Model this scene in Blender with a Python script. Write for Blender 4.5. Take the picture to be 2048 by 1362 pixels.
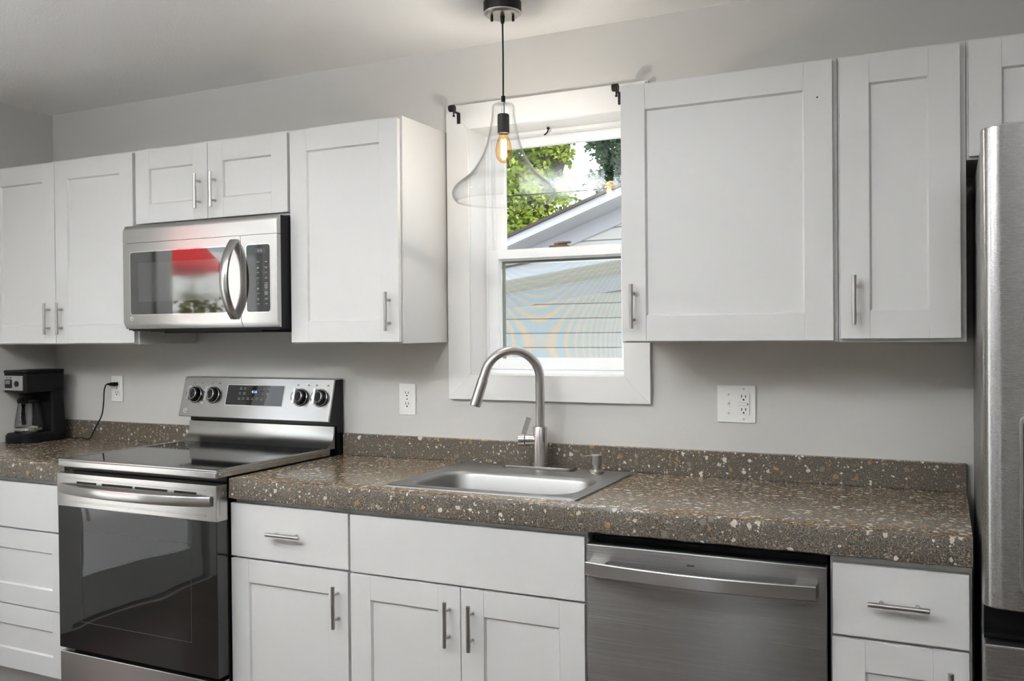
import bpy, bmesh, math, random
from mathutils import Vector, Matrix
random.seed(7)
S = 0.0254                      # everything below is measured in inches, built in metres
scn = bpy.context.scene
for o in list(bpy.data.objects):
    bpy.data.objects.remove(o)
COL = scn.collection

# ------------------------------------------------------------------ camera
cam_d = bpy.data.cameras.new('camera')
cam = bpy.data.objects.new('camera', cam_d); COL.objects.link(cam)
yaw, pit, rol, FPX = 0.4489, -0.0092, -0.0091, 1798.84
fw = Vector((-math.sin(yaw), math.cos(yaw), 0)); rt = Vector((math.cos(yaw), math.sin(yaw), 0)); up = Vector((0, 0, 1))
f2 = fw * math.cos(pit) + up * math.sin(pit); u2 = -fw * math.sin(pit) + up * math.cos(pit)
r3 = rt * math.cos(rol) + u2 * math.sin(rol); u3 = -rt * math.sin(rol) + u2 * math.cos(rol)
M = Matrix((r3, u3, -f2)).transposed().to_4x4(); M.translation = Vector((112.07, -111.875, 54.188)) * S
cam.matrix_world = M
cam_d.sensor_width = 36; cam_d.lens = 36 * FPX / 2048; cam_d.clip_start = 0.05; cam_d.clip_end = 200
scn.camera = cam

# ------------------------------------------------------------------ world, sun, exposure
w = bpy.data.worlds.new('sky'); scn.world = w; w.use_nodes = True
bgn = w.node_tree.nodes['Background']
bgn.inputs[0].default_value = (0.86, 0.93, 1.0, 1); bgn.inputs[1].default_value = 2.1
sun_d = bpy.data.lights.new('sun', 'SUN'); sun_d.energy = 6.5; sun_d.angle = math.radians(8); sun_d.color = (1, 0.96, 0.9)
sun = bpy.data.objects.new('sun', sun_d); COL.objects.link(sun)
sun.rotation_euler = Vector((0.74, -0.08, 0.67)).to_track_quat('Z', 'Y').to_euler()
scn.view_settings.view_transform = 'Standard'; scn.view_settings.look = 'None'
scn.view_settings.exposure = 0.22; scn.view_settings.gamma = 1.0; scn.view_settings.use_curve_mapping = False
scn.cycles.use_denoising = True
scn.cycles.max_bounces = 12; scn.cycles.diffuse_bounces = 6; scn.cycles.glossy_bounces = 6
scn.cycles.transparent_max_bounces = 24; scn.cycles.sample_clamp_indirect = 60
LAMP_A, UPLIGHT = 16.5, (74.0, 44.0)     # strengths of the globes and the added bounce-fill uplights

# ------------------------------------------------------------------ materials
def lin(c):
    return tuple(((x / 255) / 12.92 if x / 255 <= 0.04045 else ((x / 255 + 0.055) / 1.055) ** 2.4) for x in c)
def mat(name, col=(0.8, 0.8, 0.8), rough=0.5, metal=0.0, **kw):
    m = bpy.data.materials.new(name); m.use_nodes = True
    b = m.node_tree.nodes['Principled BSDF']
    b.inputs['Base Color'].default_value = (*col, 1); b.inputs['Roughness'].default_value = rough; b.inputs['Metallic'].default_value = metal
    for k, v in kw.items():
        b.inputs[k].default_value = v
    return m
class N:
    """small node-tree writer"""
    def __init__(s, m): s.t = m.node_tree; s.b = s.t.nodes.get('Principled BSDF'); s.o = s.t.nodes['Material Output']
    def n(s, typ, **kw):
        x = s.t.nodes.new(typ)
        for k, v in kw.items(): setattr(x, k, v)
        return x
    def l(s, a, b): s.t.links.new(a, b)
    def math(s, op, a, b=None):
        x = s.n('ShaderNodeMath', operation=op)
        for i, v in enumerate((a, b)):
            if v is None: continue
            if isinstance(v, (int, float)): x.inputs[i].default_value = v
            else: s.l(v, x.inputs[i])
        return x.outputs[0]
    def mix(s, fac, a, b):
        x = s.n('ShaderNodeMix', data_type='RGBA')
        for sk, v in ((x.inputs['Factor'], fac), (x.inputs['A'], a), (x.inputs['B'], b)):
            if isinstance(v, (int, float)): sk.default_value = v
            elif isinstance(v, tuple): sk.default_value = (*v, 1)
            else: s.l(v, sk)
        return x.outputs['Result']
    def ramp(s, fac, stops, interp='LINEAR'):
        x = s.n('ShaderNodeValToRGB'); x.color_ramp.interpolation = interp
        e = x.color_ramp.elements
        while len(e) < len(stops): e.new(0.5)
        for i, (p, c) in enumerate(stops): e[i].position = p; e[i].color = (*c, 1)
        s.l(fac, x.inputs[0]); return x.outputs[0]
    def coord(s, scale=(1, 1, 1)):
        c = s.n('ShaderNodeTexCoord'); mp = s.n('ShaderNodeMapping'); mp.inputs['Scale'].default_value = scale
        s.l(c.outputs['Object'], mp.inputs[0]); return mp.outputs[0]
    def noise(s, vec, scale, detail=2, rough=0.5):
        x = s.n('ShaderNodeTexNoise'); x.inputs['Scale'].default_value = scale; x.inputs['Detail'].default_value = detail
        x.inputs['Roughness'].default_value = rough; s.l(vec, x.inputs['Vector']); return x.outputs['Fac']
    def bump(s, h, strength, dist=0.001):
        x = s.n('ShaderNodeBump'); x.inputs['Strength'].default_value = strength; x.inputs['Distance'].default_value = dist
        s.l(h, x.inputs['Height']); s.l(x.outputs[0], s.b.inputs['Normal'])

def painted(name, col, rough, nscale=60, amp=0.15):
    m = mat(name, col, rough); k = N(m); k.bump(k.noise(k.coord(), nscale, 3), amp, 0.002); return m
WALL = painted('grey_wall_paint', lin((200, 198, 194)), 0.55, 180, 0.12)
CEIL = painted('ceiling_paint', lin((242, 241, 239)), 0.9, 120, 0.5)
TRIM = painted('white_trim_paint', lin((222, 221, 219)), 0.35, 40, 0.08)
CAB = painted('white_cabinet_paint', lin((214, 213, 211)), 0.38, 30, 0.03)
CABIN = mat('cabinet_frame_paint', lin((210, 209, 207)), 0.45)
VINYL = mat('white_vinyl', lin((238, 239, 240)), 0.35)
BLACKPL = mat('black_plastic', (0.007, 0.007, 0.008), 0.4, 0.0, **{'Specular IOR Level': 0.22})
BLACKGL = mat('black_enamel', (0.006, 0.006, 0.007), 0.25, 0.0, **{'Specular IOR Level': 0.3})
DARKMET = mat('dark_bronze_metal', (0.018, 0.016, 0.015), 0.45, 0.6)
WHITEPL = mat('white_plastic', lin((232, 232, 228)), 0.35)
SLOT = mat('dark_slot', (0.01, 0.01, 0.01), 0.8)
GREYMARK = mat('grey_lettering', (0.33, 0.33, 0.33), 0.5)
SILVERMARK = mat('silver_lettering', (0.75, 0.75, 0.75), 0.4)
DARKMARK = mat('dark_lettering', (0.05, 0.05, 0.05), 0.5)
GREYSIDE = mat('grey_fridge_side', (0.16, 0.155, 0.15), 0.4, 0.3)
RED = mat('red_fabric', (0.75, 0.03, 0.03), 0.7)
BRASSY = mat('brown_latch', (0.16, 0.1, 0.07), 0.5)

def steel(name, col=(0.6, 0.59, 0.575), rough=0.24, along='x', strength=0.025, aniso=0.8):
    m = mat(name, col, rough, 1.0); k = N(m)
    sc = {'x': (1.2, 1800, 1800), 'z': (1800, 1800, 1.2)}[along]
    v = k.coord(sc); n1 = k.noise(v, 1.0, 3, 0.6)
    r = k.math('MULTIPLY_ADD', n1, 0.1); k.t.nodes[-1].inputs[2].default_value = rough - 0.05
    k.l(r, k.b.inputs['Roughness'])
    k.bump(n1, strength, 0.0004)
    if along == 'x':      # brushed sideways: mirror images smear up and down
        k.b.inputs['Anisotropic'].default_value = aniso; tv = k.n('ShaderNodeCombineXYZ'); tv.inputs[1].default_value = 0.25; tv.inputs[2].default_value = 1.0
        k.l(tv.outputs[0], k.b.inputs['Tangent'])
    return m
STEEL = steel('brushed_steel', (0.52, 0.515, 0.505))
STEELV = steel('brushed_steel_vertical', along='z')
STEELF = steel('fridge_steel', (0.46, 0.455, 0.45), 0.27, strength=0.004)
STEELD = steel('dishwasher_steel', (0.31, 0.303, 0.295), 0.26, strength=0.004, aniso=1.0)
SATIN = mat('satin_nickel', (0.52, 0.505, 0.485), 0.3, 1.0)
HANDLE = mat('handle_nickel', (0.5, 0.49, 0.47), 0.34, 1.0)
SINKST = steel('sink_steel', (0.34, 0.333, 0.326), 0.42, along='z', strength=0.01)
PLATE = mat('dark_nickel', (0.3, 0.285, 0.27), 0.3, 1.0)
CHROME = mat('chrome', (0.75, 0.75, 0.75), 0.08, 1.0)

def gloss_black(name, ior, rough=0.03, col=(0.008, 0.008, 0.008)):
    return mat(name, col, rough, 0.0, IOR=ior)  # coated, mirror-like
MWGLASS = gloss_black('microwave_glass', 2.3)
OVGLASS = gloss_black('oven_glass', 1.7, 0.03, (0.008, 0.0078, 0.0075))
_k = N(OVGLASS); _k.bump(_k.noise(_k.coord(), 3.2, 1), 0.5, 0.006)
TOPGLASS = gloss_black('cooktop_glass', 1.75, 0.05)

def clear_glass(name, tint=(0.97, 0.985, 0.98), edge=(0.55, 0.57, 0.57), refl=1.0, power=3.0):
    """clear glass as a thin shell: lets light through, mirrors at grazing angles"""
    m = bpy.data.materials.new(name); m.use_nodes = True; k = N(m); k.t.nodes.remove(k.b)
    lw = k.n('ShaderNodeLayerWeight'); lw.inputs[0].default_value = 0.5
    f = k.math('POWER', lw.outputs['Facing'], power)
    tr = k.n('ShaderNodeBsdfTransparent'); k.l(k.mix(f, tint, edge), tr.inputs[0])
    gl = k.n('ShaderNodeBsdfGlossy'); gl.inputs['Roughness'].default_value = 0.01
    fr = k.math('MULTIPLY_ADD', k.math('POWER', lw.outputs['Facing'], 4.5), 0.75); k.t.nodes[-1].inputs[2].default_value = 0.025
    mx = k.n('ShaderNodeMixShader'); k.l(k.math('MULTIPLY', fr, refl), mx.inputs[0]); k.l(tr.outputs[0], mx.inputs[1]); k.l(gl.outputs[0], mx.inputs[2])
    k.l(mx.outputs[0], k.o.inputs[0]); return m
PANE = clear_glass('window_glass', (0.97, 0.98, 0.98), (0.85, 0.88, 0.88), 0.8)
SHADE = clear_glass('lamp_glass', (0.985, 0.988, 0.988), (0.4, 0.4, 0.4), 0.9, 5.0)
BULB = clear_glass('amber_glass', (1.0, 0.86, 0.62), (0.9, 0.45, 0.15), 0.8, 2.0)
CARAFE = clear_glass('carafe_glass', (0.94, 0.94, 0.94), (0.25, 0.25, 0.25), 1.4, 2.0)
def emit(name, col, st):
    m = bpy.data.materials.new(name); m.use_nodes = True; k = N(m); k.t.nodes.remove(k.b)
    e = k.n('ShaderNodeEmission'); e.inputs[0].default_value = (*col, 1); e.inputs[1].default_value = st; k.l(e.outputs[0], k.o.inputs[0]); return m
FILA = emit('glowing_filament', (1.0, 0.62, 0.28), 70)
DIGIT = emit('display_digits', (0.45, 0.55, 1.0), 1.6)
LAMPGLOW_A = emit('lamp_dome_glow', (0.96, 0.98, 1.0), LAMP_A)

def concrete():
    m = mat('exposed_aggregate_concrete', rough=0.3); k = N(m); v = k.coord()
    geo = k.n('ShaderNodeNewGeometry'); sp = k.n('ShaderNodeSeparateXYZ'); k.l(geo.outputs['True Normal'], sp.inputs[0])
    top = k.math('GREATER_THAN', sp.outputs[2], 0.9)            # the ground and polished top shows more stones
    wv = k.n('ShaderNodeVectorMath', operation='ADD')
    nz = k.n('ShaderNodeTexNoise'); nz.inputs['Scale'].default_value = 90; k.l(v, nz.inputs['Vector'])
    sc = k.n('ShaderNodeVectorMath', operation='SCALE'); sc.inputs['Scale'].default_value = 0.013; k.l(nz.outputs['Color'], sc.inputs[0])
    k.l(v, wv.inputs[0]); k.l(sc.outputs[0], wv.inputs[1]); vv = wv.outputs[0]
    sand = k.noise(v, 480, 3, 0.75)
    base = k.ramp(sand, [(0.4, lin((20, 19, 18))), (0.5, lin((78, 73, 66))), (0.6, lin((150, 141, 128)))])
    big = k.noise(v, 6, 2); base = k.mix(k.math('MULTIPLY', big, 0.3), base, lin((84, 70, 52)))
    base = k.mix(k.math('MULTIPLY', top, 0.4), base, lin((112, 90, 62)))
    def stones(scale, lo, hi, col, tint):
        vo = k.n('ShaderNodeTexVoronoi'); vo.inputs['Scale'].default_value = scale; vo.inputs['Randomness'].default_value = 1.0; k.l(vv, vo.inputs['Vector'])
        s3 = k.n('ShaderNodeSeparateColor'); k.l(vo.outputs['Color'], s3.inputs[0])
        thr = k.math('MULTIPLY_ADD', s3.outputs[0], hi - lo); k.t.nodes[-1].inputs[2].default_value = lo
        thr = k.math('ADD', thr, k.math('MULTIPLY', top, tint))
        mk = k.math('LESS_THAN', vo.outputs['Distance'], thr)
        cc = k.ramp(s3.outputs[1], col, 'CONSTANT')
        sh = k.noise(v, 260, 2); cc = k.mix(k.math('MULTIPLY', sh, 0.35), cc, lin((120, 108, 92)))
        return mk, cc
    pal = [(0.0, lin((205, 196, 180))), (0.2, lin((170, 150, 124))), (0.42, lin((139, 112, 82))), (0.56, lin((222, 216, 205))), (0.74, lin((160, 122, 76))), (0.81, lin((128, 120, 110))), (0.95, lin((186, 140, 80)))]
    pal2 = [(0.0, lin((196, 186, 168))), (0.25, lin((150, 132, 108))), (0.5, lin((70, 62, 54))), (0.62, lin((176, 160, 136))), (0.85, lin((140, 104, 64)))]
    m3, c3 = stones(300, -0.1, 0.4, pal2, 0.18); colr = k.mix(m3, base, c3)
    m2, c2 = stones(115, -0.35, 0.45, pal, 0.2); colr = k.mix(m2, colr, c2)
    m1, c1 = stones(52, -0.6, 0.46, pal, 0.1); colr = k.mix(m1, colr, c1)
    k.l(colr, k.b.inputs['Base Color'])
    r = k.math('MULTIPLY_ADD', top, -0.24); k.t.nodes[-1].inputs[2].default_value = 0.42
    k.l(r, k.b.inputs['Roughness'])
    k.bump(k.noise(v, 300, 3), 0.12, 0.001)
    return m
CONC = concrete()

def wood_floor():
    m = mat('dark_wood_floor', rough=0.32); k = N(m); v = k.coord()
    br = k.n('ShaderNodeTexBrick'); k.l(v, br.inputs['Vector']); br.offset = 0.37
    for nme, val in (('Scale', 1.0), ('Brick Width', 1.2), ('Row Height', 0.15), ('Mortar Size', 0.0015)): br.inputs[nme].default_value = val
    br.inputs['Color1'].default_value = (*lin((74, 58, 50)), 1); br.inputs['Color2'].default_value = (*lin((110, 88, 76)), 1); br.inputs['Mortar'].default_value = (0.01, 0.008, 0.007, 1)
    g = k.noise(k.coord((2, 30, 30)), 2.0, 4); k.l(k.mix(g, br.outputs[0], lin((60, 46, 40))), k.b.inputs['Base Color']); return m
WOOD = wood_floor()

def siding_mat():
    m = mat('cream_vinyl_siding', rough=0.5); k = N(m)
    n = k.noise(k.coord((1, 1, 8)), 3, 2); k.l(k.mix(n, lin((238, 238, 234)), lin((246, 246, 243))), k.b.inputs['Base Color']); return m
SIDING = siding_mat()
SHINGLE = painted('roof_shingles', lin((92, 84, 80)), 0.9, 40, 0.6)
FASCIA = mat('white_fascia', lin((226, 230, 236)), 0.45)
SOFFIT = mat('soffit_boards', lin((206, 204, 192)), 0.6)
def leafmat(name, c1, c2):
    m = mat(name, rough=0.55); k = N(m)
    oi = k.n('ShaderNodeTexVoronoi'); oi.inputs['Scale'].default_value = 6; k.l(k.coord(), oi.inputs['Vector'])
    s3 = k.n('ShaderNodeSeparateColor'); k.l(oi.outputs['Color'], s3.inputs[0])
    k.l(k.mix(s3.outputs[0], c1, c2), k.b.inputs['Base Color'])
    tl = k.n('ShaderNodeBsdfTranslucent'); k.l(k.mix(s3.outputs[0], c1, c2), tl.inputs[0])
    mx = k.n('ShaderNodeMixShader'); mx.inputs[0].default_value = 0.45; k.l(k.b.outputs[0], mx.inputs[1]); k.l(tl.outputs[0], mx.inputs[2]); k.l(mx.outputs[0], k.o.inputs[0])
    return m
LEAF_A = leafmat('bright_leaves', lin((112, 136, 44)), lin((178, 192, 84)))
LEAF_B = leafmat('dark_leaves', lin((50, 78, 52)), lin((90, 118, 82)))
LEAF_C = leafmat('olive_leaves', lin((92, 98, 52)), lin((132, 126, 78)))
BARK = painted('bark', lin((86, 74, 62)), 0.9, 30, 0.6)
LAWN = painted('lawn_ground', lin((172, 172, 169)), 0.95, 20, 0.5)
PAVE = painted('patio_paving', lin((222, 219, 214)), 0.8, 20, 0.3)

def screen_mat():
    """fine insect mesh with camera moire painted in as pale blue and peach tint bands"""
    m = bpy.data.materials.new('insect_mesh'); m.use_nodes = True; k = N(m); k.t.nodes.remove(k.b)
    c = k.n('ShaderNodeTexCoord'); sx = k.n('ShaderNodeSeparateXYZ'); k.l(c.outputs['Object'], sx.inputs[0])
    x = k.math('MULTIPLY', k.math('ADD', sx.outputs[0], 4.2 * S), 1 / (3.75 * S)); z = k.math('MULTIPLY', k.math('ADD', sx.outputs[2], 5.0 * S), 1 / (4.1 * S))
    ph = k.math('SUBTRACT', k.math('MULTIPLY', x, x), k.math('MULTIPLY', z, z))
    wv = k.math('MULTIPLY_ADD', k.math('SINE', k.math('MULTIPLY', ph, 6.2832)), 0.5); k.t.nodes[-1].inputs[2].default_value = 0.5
    colr = k.mix(wv, (0.79, 0.89, 0.98), (0.98, 0.9, 0.82))  # moire bands put into the tint, the weave itself is plain
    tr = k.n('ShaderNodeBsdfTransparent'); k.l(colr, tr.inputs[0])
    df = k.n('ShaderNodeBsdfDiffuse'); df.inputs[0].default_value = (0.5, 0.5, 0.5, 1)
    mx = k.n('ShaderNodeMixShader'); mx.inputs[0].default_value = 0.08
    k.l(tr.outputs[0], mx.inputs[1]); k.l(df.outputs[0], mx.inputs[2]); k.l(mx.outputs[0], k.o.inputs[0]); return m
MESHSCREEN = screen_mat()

# ------------------------------------------------------------------ mesh builders (inches)
class B:
    def __init__(s): s.bm = bmesh.new(); s.bev = False
    def box(s, x0, y0, z0, x1, y1, z1, bev=0.0, seg=2):
        r = bmesh.ops.create_cube(s.bm, size=1.0); vs = r['verts']
        cx, cy, cz = (x0 + x1) / 2, (y0 + y1) / 2, (z0 + z1) / 2; dx, dy, dz = abs(x1 - x0), abs(y1 - y0), abs(z1 - z0)
        for v in vs: v.co = Vector((cx + v.co.x * dx, cy + v.co.y * dy, cz + v.co.z * dz))
        if bev > 0:
            s.bev = True
            es = list({e for v in vs for e in v.link_edges})
            bmesh.ops.bevel(s.bm, geom=es, offset=min(bev, 0.49 * min(dx, dy, dz)), segments=seg, profile=0.5, affect='EDGES')
        return s
    def prism(s, pts, axis, a, b, bev=0.0):
        """pts: polygon in the two other axes (x: (y,z), y: (x,z), z: (x,y)), drawn from a to b"""
        def P(p, t): return {'x': (t, p[0], p[1]), 'y': (p[0], t, p[1]), 'z': (p[0], p[1], t)}[axis]
        va = [s.bm.verts.new(P(p, a)) for p in pts]; vb = [s.bm.verts.new(P(p, b)) for p in pts]; n = len(pts)
        fs = [s.bm.faces.new(va), s.bm.faces.new(vb)] + [s.bm.faces.new((va[i], va[(i + 1) % n], vb[(i + 1) % n], vb[i])) for i in range(n)]
        bmesh.ops.recalc_face_normals(s.bm, faces=fs)
        if bev > 0:
            s.bev = True
            es = list({e for f in fs[:2] for e in f.edges})
            bmesh.ops.bevel(s.bm, geom=es, offset=bev, segments=2, profile=0.5, affect='EDGES')
        return s
    def cyl(s, p0, p1, r0, r1=None, seg=24, bev=0.0):
        p0, p1 = Vector(p0), Vector(p1); r1 = r0 if r1 is None else r1; d = (p1 - p0)
        q = d.to_track_quat('Z', 'Y').to_matrix().to_4x4(); q.translation = (p0 + p1) / 2
        r = bmesh.ops.create_cone(s.bm, cap_ends=True, segments=seg, radius1=r0, radius2=r1, depth=d.length, matrix=q)
        if bev > 0:
            s.bev = True
            es = [e for e in {e for v in r['verts'] for e in v.link_edges} if any(len(f.verts) > 4 for f in e.link_faces)]
            bmesh.ops.bevel(s.bm, geom=es, offset=bev, segments=2, profile=0.5, affect='EDGES')
        return s
    def ball(s, c, r, sc=(1, 1, 1), seg=20):
        mt = Matrix.Translation(c) @ Matrix.Diagonal((*sc, 1)); bmesh.ops.create_uvsphere(s.bm, u_segments=seg, v_segments=seg // 2, radius=r, matrix=mt); return s
    def lathe(s, prof, c=(0, 0), seg=64, close=False):
        rings = []
        for r, z in prof:
            if r < 1e-6: rings.append([s.bm.verts.new((c[0], c[1], z))])
            else: rings.append([s.bm.verts.new((c[0] + r * math.cos(2 * math.pi * i / seg), c[1] + r * math.sin(2 * math.pi * i / seg), z)) for i in range(seg)])
        for a, b in zip(rings, rings[1:]):
            for i in range(seg):
                j = (i + 1) % seg
                if len(a) == 1 and len(b) == 1: continue
                if len(a) == 1: s.bm.faces.new((a[0], b[j], b[i]))
                elif len(b) == 1: s.bm.faces.new((a[i], a[j], b[0]))
                else: s.bm.faces.new((a[i], a[j], b[j], b[i]))
        bmesh.ops.recalc_face_normals(s.bm, faces=s.bm.faces[:]); return s
    def sweep(s, path, prof, upv=(0, 0, 1), closed_caps=True):
        """prof: list of (side, up) offsets, or a radius for a round tube"""
        path = [Vector(p) for p in path]; n = len(path)
        if isinstance(prof, (int, float)):
            prof = [(prof * math.cos(2 * math.pi * i / 16), prof * math.sin(2 * math.pi * i / 16)) for i in range(16)]
        rings = []; upv = Vector(upv); prev = None
        for i, p in enumerate(path):
            t = (path[min(i + 1, n - 1)] - path[max(i - 1, 0)]).normalized()
            a = upv - t * upv.dot(t)
            if a.length < 0.05: a = prev if prev is not None else Vector((1, 0, 0)) - t * t.x
            a = a - t * a.dot(t); a.normalize(); prev = a
            sd = t.cross(a)
            rings.append([s.bm.verts.new(p + sd * q[0] + a * q[1]) for q in prof])
        fs = []
        for a, b in zip(rings, rings[1:]):
            for i in range(len(prof)):
                j = (i + 1) % len(prof); fs.append(s.bm.faces.new((a[i], a[j], b[j], b[i])))
        if closed_caps: fs += [s.bm.faces.new(rings[0]), s.bm.faces.new(rings[-1])]
        bmesh.ops.recalc_face_normals(s.bm, faces=fs); return s
    def loft(s, loops, cap_last=True):
        rings = [[s.bm.verts.new(p) for p in lp] for lp in loops]; n = len(loops[0])
        for a, b in zip(rings, rings[1:]):
            for i in range(n):
                j = (i + 1) % n; s.bm.faces.new((a[i], a[j], b[j], b[i]))
        if cap_last: s.bm.faces.new(rings[-1])
        bmesh.ops.recalc_face_normals(s.bm, faces=s.bm.faces[:]); return s
    def ob(s, name, m, parent=None, ang=35, local=False):
        me = bpy.data.meshes.new(name)
        L = Vector((0, 0, 0))
        if parent is not None:
            p = parent
            while p is not None: L += p.location; p = p.parent
        for v in s.bm.verts: v.co = v.co * S - (Vector((0, 0, 0)) if local else L)
        s.bm.to_mesh(me); s.bm.free(); me.materials.append(m)
        me.polygons.foreach_set('use_smooth', [True] * len(me.polygons)); me.set_sharp_from_angle(angle=math.radians(ang))
        o = bpy.data.objects.new(name, me); COL.objects.link(o)
        if s.bev:      # keep the large faces flat, round only the small edge faces
            md = o.modifiers.new('flat_faces', 'WEIGHTED_NORMAL'); md.keep_sharp = True; md.weight = 90
        if parent is not None: o.parent = parent
        return o
def thing(name, label, cat, loc, group=None):
    o = bpy.data.objects.new(name, None); COL.objects.link(o); o.location = Vector(loc) * S; o.empty_display_size = 0.05
    o['label'] = label; o['category'] = cat
    if group: o['group'] = group
    return o
def tag(o, label, cat, group=None):
    o['label'] = label; o['category'] = cat
    if group: o['group'] = group
    return o
def struct(o): o['kind'] = 'structure'; return o
def rrect(x0, y0, x1, y1, r, n=8):
    pts = []
    for cx, cy, a0 in ((x1 - r, y1 - r, 0), (x0 + r, y1 - r, 90), (x0 + r, y0 + r, 180), (x1 - r, y0 + r, 270)):
        for i in range(n + 1):
            a = math.radians(a0 + 90 * i / n); pts.append((cx + r * math.cos(a), cy + r * math.sin(a)))
    return pts
def text(body, size, m, parent, origin, right=(1, 0, 0), upd=(0, 0, 1), name='lettering', depth=0.01, align='LEFT'):
    """raised lettering: size and origin in inches"""
    cu = bpy.data.curves.new(name, 'FONT'); cu.body = body; cu.size = size; cu.extrude = depth; cu.align_x = align
    to = bpy.data.objects.new(name, cu); COL.objects.link(to)
    bpy.context.view_layer.update()
    me = bpy.data.meshes.new_from_object(to.evaluated_get(bpy.context.evaluated_depsgraph_get()))
    bpy.data.objects.remove(to); bpy.data.curves.remove(cu)
    R = Vector(right).normalized(); U = Vector(upd).normalized(); Nn = R.cross(U)
    L = Vector((0, 0, 0)); p = parent
    while p is not None: L += p.location; p = p.parent
    for v in me.vertices: v.co = (Vector(origin) + R * v.co.x + U * v.co.y + Nn * v.co.z) * S - L
    me.materials.clear(); me.materials.append(m)
    o = bpy.data.objects.new(name, me); COL.objects.link(o); o.parent = parent; return o

# ------------------------------------------------------------------ the room
XL, XR, YB, ZC = -34.4, 205.0, -200.0, 94.4
WX0, WX1, WZ0, WZ1 = 52.0, 74.55, 48.25, 82.6                  # kitchen window opening
def wall_with_hole(axis, a0, a1, h0, h1, z0, z1, t0, t1):
    b = B()
    for (p0, p1, q0, q1) in ((a0, h0, 0, ZC), (h1, a1, 0, ZC), (h0, h1, 0, z0), (h0, h1, z1, ZC)):
        if q1 - q0 < 0.01: continue
        if axis == 'x': b.box(p0, t0, q0, p1, t1, q1)
        else: b.box(t0, p0, q0, t1, p1, q1)
    return b
struct(wall_with_hole('x', XL - 6, XR + 6, WX0 - .5, WX1 + .5, WZ0 - .5, WZ1 + .5, 0, 7).ob('wall_back', WALL))
DY0, DY1, DZ1 = -92.0, -56.0, 82.0                              # glazed door in the left wall
struct(wall_with_hole('y', YB, 0, DY0, DY1, 0, DZ1, XL - 6, XL).ob('wall_left', WALL))
struct(wall_with_hole('x', XL - 6, XR + 6, 51, 64, 8, 82, YB - 6, YB).ob('wall_front', WALL))
struct(B().box(XR, YB, 0, XR + 6, 0, ZC).ob('wall_right', WALL))
struct(B().box(XL - 6, YB - 6, -4, XR + 6, 7, 0).ob('floor', WOOD))
struct(B().box(XL - 6, YB - 6, ZC, XR + 6, 7, ZC + 8).ob('ceiling', CEIL))

# kitchen window
w1 = bpy.data.objects.new('window_1', None); COL.objects.link(w1); w1.location = Vector((63.2, 0, 44.8)) * S; struct(w1)
b = B()
cx0, cx1, cz0, cz1, cw = 48.5, 78.1, 44.8, 86.15, 3.5
for poly in ([(cx0, cz0), (cx1, cz0), (cx1 - cw, cz0 + cw), (cx0 + cw, cz0 + cw)], [(cx0, cz1), (cx0 + cw, cz1 - cw), (cx1 - cw, cz1 - cw), (cx1, cz1)],
             [(cx0, cz0), (cx0 + cw, cz0 + cw), (cx0 + cw, cz1 - cw), (cx0, cz1)], [(cx1, cz0), (cx1, cz1), (cx1 - cw, cz1 - cw), (cx1 - cw, cz0 + cw)]):
    b.prism(poly, 'y', -0.75, -0.02, 0.06)
b.ob('window_casing', TRIM, w1)
b = B()
b.box(WX0 - .5, -0.35, WZ0 - .5, WX0 + .12, 6.9, WZ1 + .5, .05); b.box(WX1 - .12, -0.35, WZ0 - .5, WX1 + .5, 6.9, WZ1 + .5, .05)
b.box(WX0 - .5, -0.35, WZ0 - .5, WX1 + .5, 6.9, WZ0, .05); b.box(WX0 - .5, -0.35, WZ1, WX1 + .5, 6.9, WZ1 + .5, .05)
b.ob('window_jamb', TRIM, w1)
def frame(b, x0, x1, z0, z1, y0, y1, l, r, bt, t, bev=.06):
    b.box(x0, y0, z0, x0 + l, y1, z1, bev); b.box(x1 - r, y0, z0, x1, y1, z1, bev)
    b.box(x0 + l - .02, y0, z0, x1 - r + .02, y1, z0 + bt, bev); b.box(x0 + l - .02, y0, z1 - t, x1 - r + .02, y1, z1, bev)
b = B(); frame(b, WX0 + .1, WX1 - .1, WZ0, WZ1, 4.2, 6.9, .35, .35, .55, .5)
for xx in (WX0 + .45, WX1 - .75): b.box(xx, 4.7, 65.6, xx + .3, 5.0, WZ1 - .5, .03); b.box(xx + .25, 5.5, 65.6, xx + .5, 5.9, WZ1 - .5, .03)
b.ob('window_frame', VINYL, w1)
b = B(); frame(b, 52.42, 74.1, 48.95, 66.05, 4.35, 5.55, 1.55, 1.55, 1.3, 1.35, .08)
frame(b, 53.9, 72.62, 50.2, 64.75, 4.75, 5.2, .18, .18, .16, .16, .05)
ls = b.ob('lower_sash', VINYL, w1)
B().box(54.0, 4.95, 50.2, 72.5, 5.0, 64.8).ob('window_pane', PANE, ls)
b = B(); frame(b, 52.9, 73.7, 64.55, 82.1, 5.75, 6.6, 1.5, 1.5, 1.6, 1.35, .08)
us = b.ob('upper_sash', VINYL, w1)
B().box(54.3, 6.15, 66.0, 72.3, 6.2, 80.9).ob('window_pane', PANE, us)
b = B(); b.box(61.9, 4.5, 66.03, 64.7, 5.4, 66.35, .06); b.box(62.6, 4.6, 66.3, 64.5, 5.1, 66.7, .08); b.box(63.2, 4.4, 66.5, 65.2, 4.8, 66.8, .06)
b.ob('sash_latch', BRASSY, w1)
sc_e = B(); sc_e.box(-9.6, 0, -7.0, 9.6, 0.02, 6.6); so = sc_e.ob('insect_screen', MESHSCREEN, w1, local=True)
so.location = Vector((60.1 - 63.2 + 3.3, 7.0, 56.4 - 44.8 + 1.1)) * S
for v in so.data.vertices: v.co.x -= 0.0
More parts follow.
